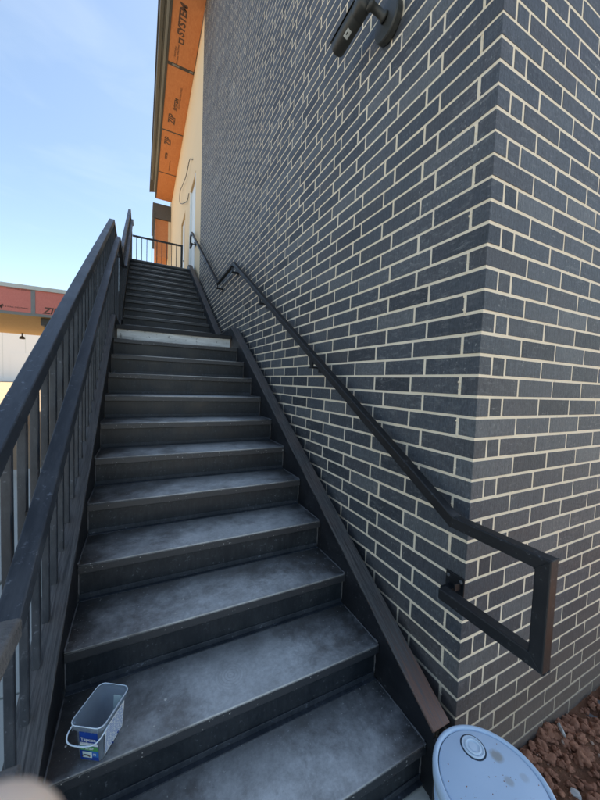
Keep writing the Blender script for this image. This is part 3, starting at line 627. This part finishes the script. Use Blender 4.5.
# ------------------------------------------------------------ security camera on the brick
sc_ = empty('security_camera', (0, 0.59, 0.495)); co = Vector(sc_.location)
tag(sc_, 'black bullet security camera on a round base high on the brick wall', 'security camera')
bm = bmesh.new(); lathe(bm, (0, 0.59, 0.505), (-1, 0, 0), [(0.082, 0.001), (0.085, 0.008), (0.085, 0.034), (0.080, 0.041), (0.03, 0.043)], 40); obj('base', bm, 'cam_body', sc_, smooth=False, loc=-co, bevel=0.001)
bm = bmesh.new(); lathe(bm, (-0.042, 0.59, 0.515), (-1, 0.15, 0.35), [(0.026, 0), (0.026, 0.012), (0.019, 0.018), (0.019, 0.075), (0.025, 0.08), (0.025, 0.10)], 20); obj('arm', bm, 'cam_body', sc_, smooth=True, loc=-co)
bd = Vector((0, 1, -0.02)).normalized(); bc = Vector((-0.140, 0.64, 0.572))
bm = bmesh.new(); lathe(bm, bc-bd*0.02, bd, [(0.02, -0.012), (0.036, -0.008), (0.042, 0.004), (0.042, 0.06), (0.0405, 0.062), (0.0405, 0.064), (0.042, 0.066), (0.042, 0.25), (0.039, 0.256), (0.034, 0.257)], 28, True, True); body = obj('body', bm, 'cam_body', sc_, smooth=False, loc=-co)
for p in body.data.polygons: p.use_smooth = len(p.vertices) == 4
bm = bmesh.new(); lathe(bm, bc+bd*0.2372, bd, [(0.033, 0), (0.033, 0.001)], 24); obj('lens', bm, 'glass_black', sc_, loc=-co)
bm = bmesh.new(); rs = []
for h in (0.03, 0.14, 0.262):
    for rr in (0.0475, 0.0495): rs.append([bm.verts.new(bc+bd*h+Vector((math.cos(a), 0, math.sin(a)))*rr) for a in [R(15+150*k/14) for k in range(15)]])
n_ = 15
for q in (0, 2):
    for k in range(14):
        bm.faces.new((rs[q][k], rs[q][k+1], rs[q+2][k+1], rs[q+2][k])); bm.faces.new((rs[q+1][k], rs[q+3][k], rs[q+3][k+1], rs[q+1][k+1]))
    for e in (0, 14): bm.faces.new((rs[q][e], rs[q+2][e], rs[q+3][e], rs[q+1][e]))
for k in range(14): bm.faces.new((rs[0][k], rs[1][k], rs[1][k+1], rs[0][k+1])); bm.faces.new((rs[4][k], rs[4][k+1], rs[5][k+1], rs[5][k]))
obj('sun_shield', bm, 'cam_body', sc_, loc=-co, smooth=True)
bm = bmesh.new(); e1 = Vector((0.15, 0, -1)).normalized(); e2 = Vector((-1, 0, -0.15)).normalized()
pts = []
for h in (0.09, 0.105, 0.12, 0.135):
    pts.append([bm.verts.new(bc+bd*h+Vector((math.cos(a), 0, math.sin(a)))*0.0426) for a in [R(232+k*9) for k in range(5)]])
for a, b in zip(pts, pts[1:]):
    for k in range(4):
        if (k, a is pts[1]) != (1, True): bm.faces.new((a[k], a[k+1], b[k+1], b[k]))
obj('emblem', bm, 'pale_trim', sc_, loc=-co)

# ------------------------------------------------------------ big pail at the foot of the stairs
pc = Vector((-0.183, -0.255, -2.83)); pail = empty('pail', pc); tag(pail, 'pale blue round plastic pail with a dirty lid beside the bottom step', 'bucket')
bm = bmesh.new(); lathe(bm, (0, 0, 0), (0, 0, 1), [(0.125, 0.0), (0.131, 0.004), (0.146, 0.27), (0.155, 0.272), (0.155, 0.285), (0.147, 0.287), (0.149, 0.315), (0.157, 0.317), (0.157, 0.325), (0.149, 0.327), (0.150, 0.355)], 64)
obj('body', bm, 'bucket', pail, smooth=False, bevel=0.0015)
bm = bmesh.new(); lathe(bm, (0, 0, 0), (0, 0, 1), [(0.157, 0.338), (0.162, 0.341), (0.1635, 0.368), (0.161, 0.378), (0.157, 0.380), (0.152, 0.3795), (0.1485, 0.377), (0.1480, 0.3705), (0.1455, 0.3705), (0.1450, 0.3755), (0.142, 0.377), (0.05, 0.3765), (0.0, 0.376)], 72, True, False)
lid = obj('lid', bm, 'bucket', pail, smooth=True)
bm = bmesh.new(); lathe(bm, (0, 0, 0), (0, 0, 1), [(0.1479, 0.3706), (0.1479, 0.3716), (0.1456, 0.3716), (0.1456, 0.3706)], 72, False, False); obj('groove', bm, 'bucket_groove', lid)
bx_, by_ = 0.035, 0.088
bm = bmesh.new()
lathe(bm, (bx_, by_, 0.376), (0, 0, 1), [(0.033, 0), (0.033, 0.004), (0.029, 0.005), (0.028, 0.0015), (0.025, 0.001), (0.0235, 0.006), (0.019, 0.0065), (0.018, 0.002), (0.014, 0.0015), (0.013, 0.004), (0.006, 0.0045)], 36, False, True); obj('spout_cap', bm, 'bucket_white', lid, smooth=False, bevel=0.0008)
bm = bmesh.new(); rg = random.Random(9)
for k in range(34): lump(bm, (rg.uniform(-0.12, 0.12), rg.uniform(-0.08, 0.1), 0.3772), rg.uniform(0.0007, 0.0018), rg, 0.5, 1)
o = obj('dirt_specks', bm, 'clod', lid); o['kind'] = 'stuff'
bm = bmesh.new(); lathe(bm, (bx_, by_, 0.3762), (0, 0, 1), [(0.0375, 0), (0.0375, 0.0014), (0.0335, 0.0014), (0.0335, 0)], 40, False, False); obj('cap_seat', bm, 'bucket_groove', lid)
bm = bmesh.new(); lathe(bm, (bx_, by_, 0.3762), (0, 0, 1), [(0.0245, 0.0012), (0.0245, 0.0030), (0.0215, 0.0030), (0.0215, 0.0012)], 40, False, False); obj('cap_ring', bm, 'dirt_smear', lid)
# hoop handle lying against the side
bm = bmesh.new(); tube(bm, [(0.166*math.cos(a), 0.166*math.sin(a), 0.30-0.13*math.sin(a_)) for a, a_ in [(R(190+160*k/20), math.pi*k/20) for k in range(21)]], 0.003, 8); obj('handle', bm, 'weld', pail, smooth=True)

# ------------------------------------------------------------ small tub on the second step
tb = empty('tub', (-1.2125, 0.358, -2.475)); tag(tb, 'small clear rectangular plastic tub with a blue and green label on the second step', 'tub')
ang = math.atan2(-0.057, 0.086)+R(2); tb.rotation_euler = (0, 0, ang); tb.scale = (0.98, 0.95, 0.90)
def rrect(hx, hy, r, z, n=5, ox=0, oy=0):
    out = []
    for cx, cy, a0 in ((hx-r, hy-r, 0), (-hx+r, hy-r, 90), (-hx+r, -hy+r, 180), (hx-r, -hy+r, 270)):
        for k in range(n+1):
            a = R(a0+90*k/n); out.append((cx+r*math.cos(a)+ox, cy+r*math.sin(a)+oy, z))
    return out
TH = 0.142
def loft(name, secs, mat, par, close_first=True, close_last=False, **k):
    bm = bmesh.new(); rs = [[bm.verts.new(p) for p in s_] for s_ in secs]; n = len(rs[0])
    for a, b in zip(rs, rs[1:]):
        for i in range(n): bm.faces.new((a[i], a[(i+1) % n], b[(i+1) % n], b[i]))
    if close_first: bm.faces.new(rs[0][::-1])
    if close_last: bm.faces.new(rs[-1])
    return obj(name, bm, mat, par, smooth=True, **k)
loft('shell', [rrect(0.037, 0.052, 0.014, 0.0), rrect(0.039, 0.054, 0.016, 0.004), rrect(0.045, 0.063, 0.018, 0.122), rrect(0.0512, 0.069, 0.02, 0.123), rrect(0.052, 0.070, 0.02, TH), rrect(0.0495, 0.0675, 0.018, TH+0.001), rrect(0.0485, 0.0665, 0.018, 0.126), rrect(0.0435, 0.0615, 0.017, 0.121), rrect(0.0375, 0.0525, 0.015, 0.006), rrect(0.035, 0.050, 0.012, 0.003)], 'clear', tb, True, True)
for k in (-2, -1, 0, 1, 2):
    bm = bmesh.new(); box(bm, k*0.02-0.0006, k*0.02+0.0006, -0.0712, -0.0702, 0.124, TH-0.001); obj('rib', bm, 'clear', tb)
loft('rim_bead', [rrect(0.0535, 0.0715, 0.021, TH-0.001), rrect(0.0545, 0.0725, 0.021, TH+0.001), rrect(0.053, 0.071, 0.02, TH+0.003), rrect(0.0515, 0.0695, 0.02, TH+0.001), rrect(0.0535, 0.0715, 0.021, TH-0.001)], 'bucket_white', tb, False, False)
# label on the front face (front is -y), face leans outwards with height
def face_pt(x, z, off=0.0006): return Vector((x, -(0.054+(z-0.004)*(0.009/0.118))-off, z))
def label_patch(name, x0, x1, z0, z1, mat, off=0.0007, par=None):
    bm = bmesh.new(); q = [face_pt(x, z, o_) for o_ in (off, off-0.0004) for x, z in ((x0, z0), (x1, z0), (x1, z1), (x0, z1))]
    v = [bm.verts.new(p) for p in q]
    for f in ((0, 1, 2, 3), (4, 7, 6, 5), (0, 4, 5, 1), (1, 5, 6, 2), (2, 6, 7, 3), (3, 7, 4, 0)): bm.faces.new([v[i] for i in f])
    return obj(name, bm, mat, par or tb)
lb = label_patch('label', -0.026, 0.0335, 0.008, 0.117, 'label_blue')
label_patch('label_band', -0.026, 0.0335, 0.064, 0.070, 'label_white', 0.0012, lb); label_patch('label_band', -0.026, 0.0335, 0.045, 0.062, 'label_green', 0.0012, lb); label_patch('label_band', 0.006, 0.0335, 0.022, 0.045, 'label_mid', 0.0012, lb); label_patch('label_picture', -0.018, 0.012, 0.018, 0.040, 'paper', 0.0016, lb)
tilt = Vector((0, -0.0762, 1)).normalized()
def ltext(body, x, z, s_, mat='label_white'):
    p = face_pt(x, z, 0.0019); o = text('label_text', body, mat, None, Matrix.Identity(4), s_, extr=0.0001, bold=0.0004)
    o.matrix_world = frame(p, (1, 0, 0), tilt); o.parent = lb
    return o
ltext('Tapcon', 0.0035, 0.088, 0.0165); ltext('CONCRETE ANCHORS', 0.0035, 0.074, 0.0055); ltext('1/4" x 1-3/4"', -0.002, 0.053, 0.008); ltext('75', 0.021, 0.032, 0.010)
bm = bmesh.new(); tube(bm, [(-0.018, -0.0594, 0.024), (-0.010, -0.060, 0.031), (0.0, -0.060, 0.030), (0.008, -0.0597, 0.026)], 0.0012, 6); obj('screw_picture', bm, 'ink', lb)
# side label with lines of print
bm = bmesh.new(); q = [(0.0398+(z-0.004)*0.051+0.0016, y, z) for y, z in ((-0.042, 0.014), (0.046, 0.014), (0.050, 0.112), (-0.046, 0.112))]; bm.faces.new([bm.verts.new(p) for p in q])
sl_ = obj('side_label', bm, 'label_white', tb)
bm = bmesh.new(); rg = random.Random(2)
for k in range(11):
    z = 0.022+k*0.008; a = -0.04
    while a < 0.04:
        w_ = rg.uniform(0.004, 0.014); xx = 0.0398+(z-0.004)*0.051+0.0022
        bm.faces.new([bm.verts.new(p) for p in ((xx, a, z), (xx, min(a+w_, 0.043), z), (xx+0.0001, min(a+w_, 0.043), z+0.003), (xx+0.0001, a, z+0.003))]); a += w_+0.004
obj('print_lines', bm, 'label_mid', sl_)
bm = bmesh.new(); q = [(0.004, 0.058, 0.018), (0.034, 0.0575, 0.018), (0.035, 0.0625, 0.118), (0.004, 0.063, 0.118)]; bm.faces.new([bm.verts.new((p[0], p[1]-0.006, p[2])) for p in q]); obj('paper_slip', bm, 'paper', tb)
bm = bmesh.new(); rg = random.Random(4)
for k in range(16):
    p = Vector((rg.uniform(-0.02, 0.03), rg.uniform(-0.01, 0.045), 0.009+rg.random()*0.012)); d = Vector((rg.uniform(-1, 1), rg.uniform(-1, 1), rg.uniform(-0.2, 0.4))).normalized()*0.018
    tube(bm, [p-d, p+d*0.8, p+d*0.85, p+d], [0.0015, 0.002, 0.004, 0.004], 6)
o = obj('screws', bm, 'label_blue', tb); o['kind'] = 'stuff'
bm = bmesh.new(); tube(bm, smooth_path([(-0.054, -0.045, 0.122), (-0.057, -0.068, 0.110), (-0.051, -0.080, 0.098), (-0.034, -0.083, 0.090), (0.0, -0.083, 0.090), (0.033, -0.080, 0.097), (0.050, -0.070, 0.112), (0.0535, -0.04, 0.122)]), 0.0021, 8); obj('handle', bm, 'bucket_white', tb, smooth=True)

# small pale chips lying on the steps
rg = random.Random(21)
chips = [(-1.02, 0.42, -2.475, 0.004), (-1.06, 0.34, -2.475, 0.0035), (-1.31, 0.39, -2.475, 0.0025), (-0.93, 0.70, -2.305, 0.003), (-0.97, 0.62, -2.305, 0.004), (-0.90, 0.78, -2.305, 0.003)]
names = ['pale chip on the second step nearest the tub rim', 'pale chip on the second step in front of the tub', 'tiny pale chip left of the tub on the second step', 'pale chip in the middle of the third step', 'largest pale chip on the third step', 'pale chip at the back of the third step']
for (x, y, z, r), nm in zip(chips, names):
    bm = bmesh.new(); lump(bm, (0, 0, 0), r, rg, 0.5, 2); o = obj('paint_chip', bm, 'pale_chip', None, loc=(x, y, z+r*0.4)); tag(o, nm, 'debris', 'pale chips on the steps')

# things in the soil
for (x, y, r, mat, nm, sq) in ((0.20, -0.105, 0.040, 'clod', 'large smooth reddish lump of earth right behind the pail lid', 0.9), (0.86, -0.05, 0.035, 'clod', 'brown clod against the wall at the right of the soil bed', 0.8)):
    bm = bmesh.new(); lump(bm, (0, 0, 0), r, rg, sq, 3); tag(obj('earth_lump', bm, mat, None, smooth=True, loc=(x, y, soil_h(x, y)+r*0.5)), nm, 'clod')
bm = bmesh.new(); lump(bm, (0, 0, 0), 0.028, rg, 0.3, 2); o = obj('stone_chip', bm, 'pale_chip', None, loc=(0.70, -0.06, -2.915)); o.rotation_euler = (0.9, 0.2, 1.0); tag(o, 'pale flat stone chip standing in the soil against the wall', 'stone')
bm = bmesh.new(); lump(bm, (0, 0, 0), 0.022, rg, 0.5, 2); tag(obj('stone_chip', bm, 'pale_chip', None, loc=(0.50, -0.20, soil_h(0.5, -0.2)+0.01)), 'small pale stone lying in the middle of the red soil', 'stone')
o = B('offcut', 'pale_trim', None, -0.06, 0.06, -0.035, 0.035, 0, 0.006, bevel=0.001); o.location = (0.47, -0.36, -2.90); o.rotation_euler = (0.05, 0.1, 0.5); tag(o, 'pale grey board offcut lying on the soil at the bottom right', 'offcut')

# ------------------------------------------------------------ left side: canopy, far shed, odds and ends
cn = empty('canopy', (-8, 11, G)); cno = Vector(cn.location)
tag(cn, 'unfinished flat canopy with red sheathed fascia and tan board soffit', 'canopy')
def CB(name, mat, *e, **k):
    o = B(name, mat, cn, *e, **k); o.location = -cno; return o
jx = -3.90; edges = [-13.66, -11.22, -8.78, -6.34, jx, -2.75]
for a, b in zip(edges, edges[1:]): CB('fascia_panel', 'red_panel', (a+0.006, b-0.006, 11.0, 11.015, 0.395, 1.05))
for a in edges[1:-1]:
    CB('seam_tape', 'tape_grey', (a-0.05, a+0.05, 10.994, 10.998, 0.39, 1.05))
CB('top_trim', 'pale_trim', (-13.7, -2.7, 10.95, 11.2, 1.052, 1.16)); CB('bottom_trim', 'trim_grey', (-13.7, -2.7, 10.985, 11.05, 0.315, 0.392))
CB('roof_deck', 'tan_osb', (-13.68, -2.72, 11.06, 16.9, 1.0, 1.05)); 
x = -13.66
while x < -2.8:
    CB('soffit_panel', 'tan_osb', (x+0.004, min(x+2.44, -2.74)-0.004, 11.055, 16.9, 0.318, 0.33)); x += 2.44
CB('end_panel', 'red_panel', (-2.735, -2.72, 11.06, 16.9, 0.315, 0.998)); CB('back_panel', 'red_panel', (-13.66, -2.74, 16.905, 16.92, 0.32, 0.998))
for x in (-3.62, -12.9): CB('post', 'trim_dark', (x-0.09, x+0.09, 11.3, 11.48, G, 0.312))
for x in (-3.4, -12.9): CB('post', 'trim_dark', (x-0.09, x+0.09, 16.5, 16.68, G, 0.312))
CB('post_cap', 'trim_dark', (-3.78, -3.42, 11.22, 11.56, 0.10, 0.310))
o = text('printed_mark', 'ZIP', 'ink', cn, frame((-3.50, 10.9975, 0.50), (1, 0, 0), (0, 0, 1)), 0.26, bold=0.006, shear=0.25)
text('printed_mark', 'ROOF & WALL SHEATHING', 'ink', cn, frame((-4.35, 10.9975, 0.51), (1, 0, 0), (0, 0, 1)), 0.055); text('printed_mark', 'SYSTEM', 'ink', cn, frame((-4.85, 10.9975, 0.50), (1, 0, 0), (0, 0, 1)), 0.16, bold=0.006, shear=0.25)
text('printed_mark', 'ALIGN PANEL EDGE HERE', 'ink', cn, frame((-4.2, 10.9975, 1.02), (1, 0, 0), (0, 0, 1)), 0.05)
bm = bmesh.new(); lathe(bm, (0, 0, 0), (0, 0, -1), [(0.02, 0), (0.02, 0.12), (0.09, 0.16), (0.10, 0.24), (0.07, 0.25)], 14)
tag(obj('pendant_lamp', bm, 'trim_dark', None, loc=(-5.55, 16.4, 0.318)), 'small dark lamp hanging under the back edge of the canopy', 'lamp')
sh = empty('shed', (-40, 78, G)); tag(sh, 'long white metal building far beyond the canopy', 'building')
o = B('wall', 'white_wall', sh, (-34, 32.5, -8, 8, 0, 9.2))
for k in range(22): B('panel_joint', 'pale_trim', sh, (-33+k*3, -32.97+k*3, -8.02, -8.001, 0, 9.2))
B('roof', 'pale_trim', sh, (-34.5, 33, -8.5, 8.5, 9.203, 9.6)); B('skirting', 'white_wall', sh, (-34.1, 32.6, -8.1, -8.032, 0, 0.6))
for k in range(4):
    a = -20+k*13; B('roller_door', 'white_wall', sh, (a, a+4, -8.06, -8.033, 0.6, 5.0))
# coil of black drain pipe and a leaning plank on the walk
bm = bmesh.new(); pts = []
for k in range(150):
    a = 2*math.pi*k/36; pts.append((0.045*math.sin(k*1.3)+0.02*(k/36), 0.34*math.cos(a), 0.40+0.34*math.sin(a)))
tube(bm, pts, [0.045+0.004*(k % 2) for k in range(150)], 12)
o = obj('pipe_coil', bm, 'rubber', None, smooth=True, loc=(-3.15, 5.1, -2.83)); o.rotation_euler = (0, 0, 0.9); tag(o, 'black coil of drain pipe standing on the pavement behind the left railing', 'pipe')
o = B('stake', 'wood_stud', None, -0.022, 0.022, -0.012, 0.012, 0, 0.85, bevel=0.002); o.location = (-2.62, 5.0, -2.83); o.rotation_euler = (-0.10, 0.06, 0.6); tag(o, 'thin brown timber stake standing on the pavement behind the left railing', 'stake')

# ------------------------------------------------------------ the photographer's hand at the lens
def cpt(x, y, z): return CAMP+rt*x+up*y+fw*z
def skinned(name, verts, edges, radii, mat, parent=None, root=0, sub=2):
    me = bpy.data.meshes.new(name); me.from_pydata([cpt(*v) for v in verts], edges, []); o = link_mesh(name, me, mat, parent)
    o.modifiers.new('skin', 'SKIN'); sk = me.skin_vertices[0].data if me.skin_vertices else None
    if sk is None:
        bm = bmesh.new(); bm.from_mesh(me); bm.verts.layers.skin.verify(); bm.to_mesh(me); bm.free(); sk = me.skin_vertices[0].data
    for i, r in enumerate(radii): sk[i].radius = (r, r); sk[i].use_root = (i == root)
    m = o.modifiers.new('sub', 'SUBSURF'); m.levels = sub; m.render_levels = sub; me.polygons
    o.modifiers['skin'].use_smooth_shade = True
    return o
hv = [(-0.115, -0.175, -0.075), (-0.100, -0.140, -0.055), (-0.090, -0.110, -0.035),
      (-0.084, -0.078, -0.016), (-0.066, -0.062, 0.008), (-0.042, -0.049, 0.0225), (-0.0208, -0.0407, 0.0275),
      (-0.092, -0.090, -0.020), (-0.076, -0.083, 0.006), (-0.054, -0.078, 0.016), (-0.038, -0.076, 0.014),
      (-0.098, -0.104, -0.022), (-0.082, -0.101, 0.005), (-0.058, -0.098, 0.014), (-0.043, -0.096, 0.011),
      (-0.102, -0.118, -0.026), (-0.088, -0.118, -0.002), (-0.068, -0.117, 0.006), (-0.056, -0.115, 0.004),
      (-0.075, -0.120, -0.060), (-0.050, -0.095, -0.058), (-0.032, -0.076, -0.040)]
he = [(0, 1), (1, 2), (2, 3), (3, 4), (4, 5), (5, 6), (2, 7), (7, 8), (8, 9), (9, 10), (2, 11), (11, 12), (12, 13), (13, 14), (2, 15), (15, 16), (16, 17), (17, 18), (1, 19), (19, 20), (20, 21)]
hrd = [0.026, 0.028, 0.026, 0.011, 0.0095, 0.0096, 0.0092, 0.012, 0.0098, 0.009, 0.0075, 0.0115, 0.0095, 0.0088, 0.0073, 0.010, 0.0082, 0.0075, 0.0065, 0.015, 0.012, 0.0095]
hand = skinned('person', hv, he, hrd, 'skin', None, 1)
tag(hand, 'bare fingertip and hand of the person taking the picture, blurred at the bottom left corner', 'person')
slv = skinned('sleeve', [(-0.112, -0.168, -0.071), (-0.150, -0.26, -0.13), (-0.20, -0.40, -0.24)], [(0, 1), (1, 2)], [0.036, 0.044, 0.052], 'sleeve', hand)
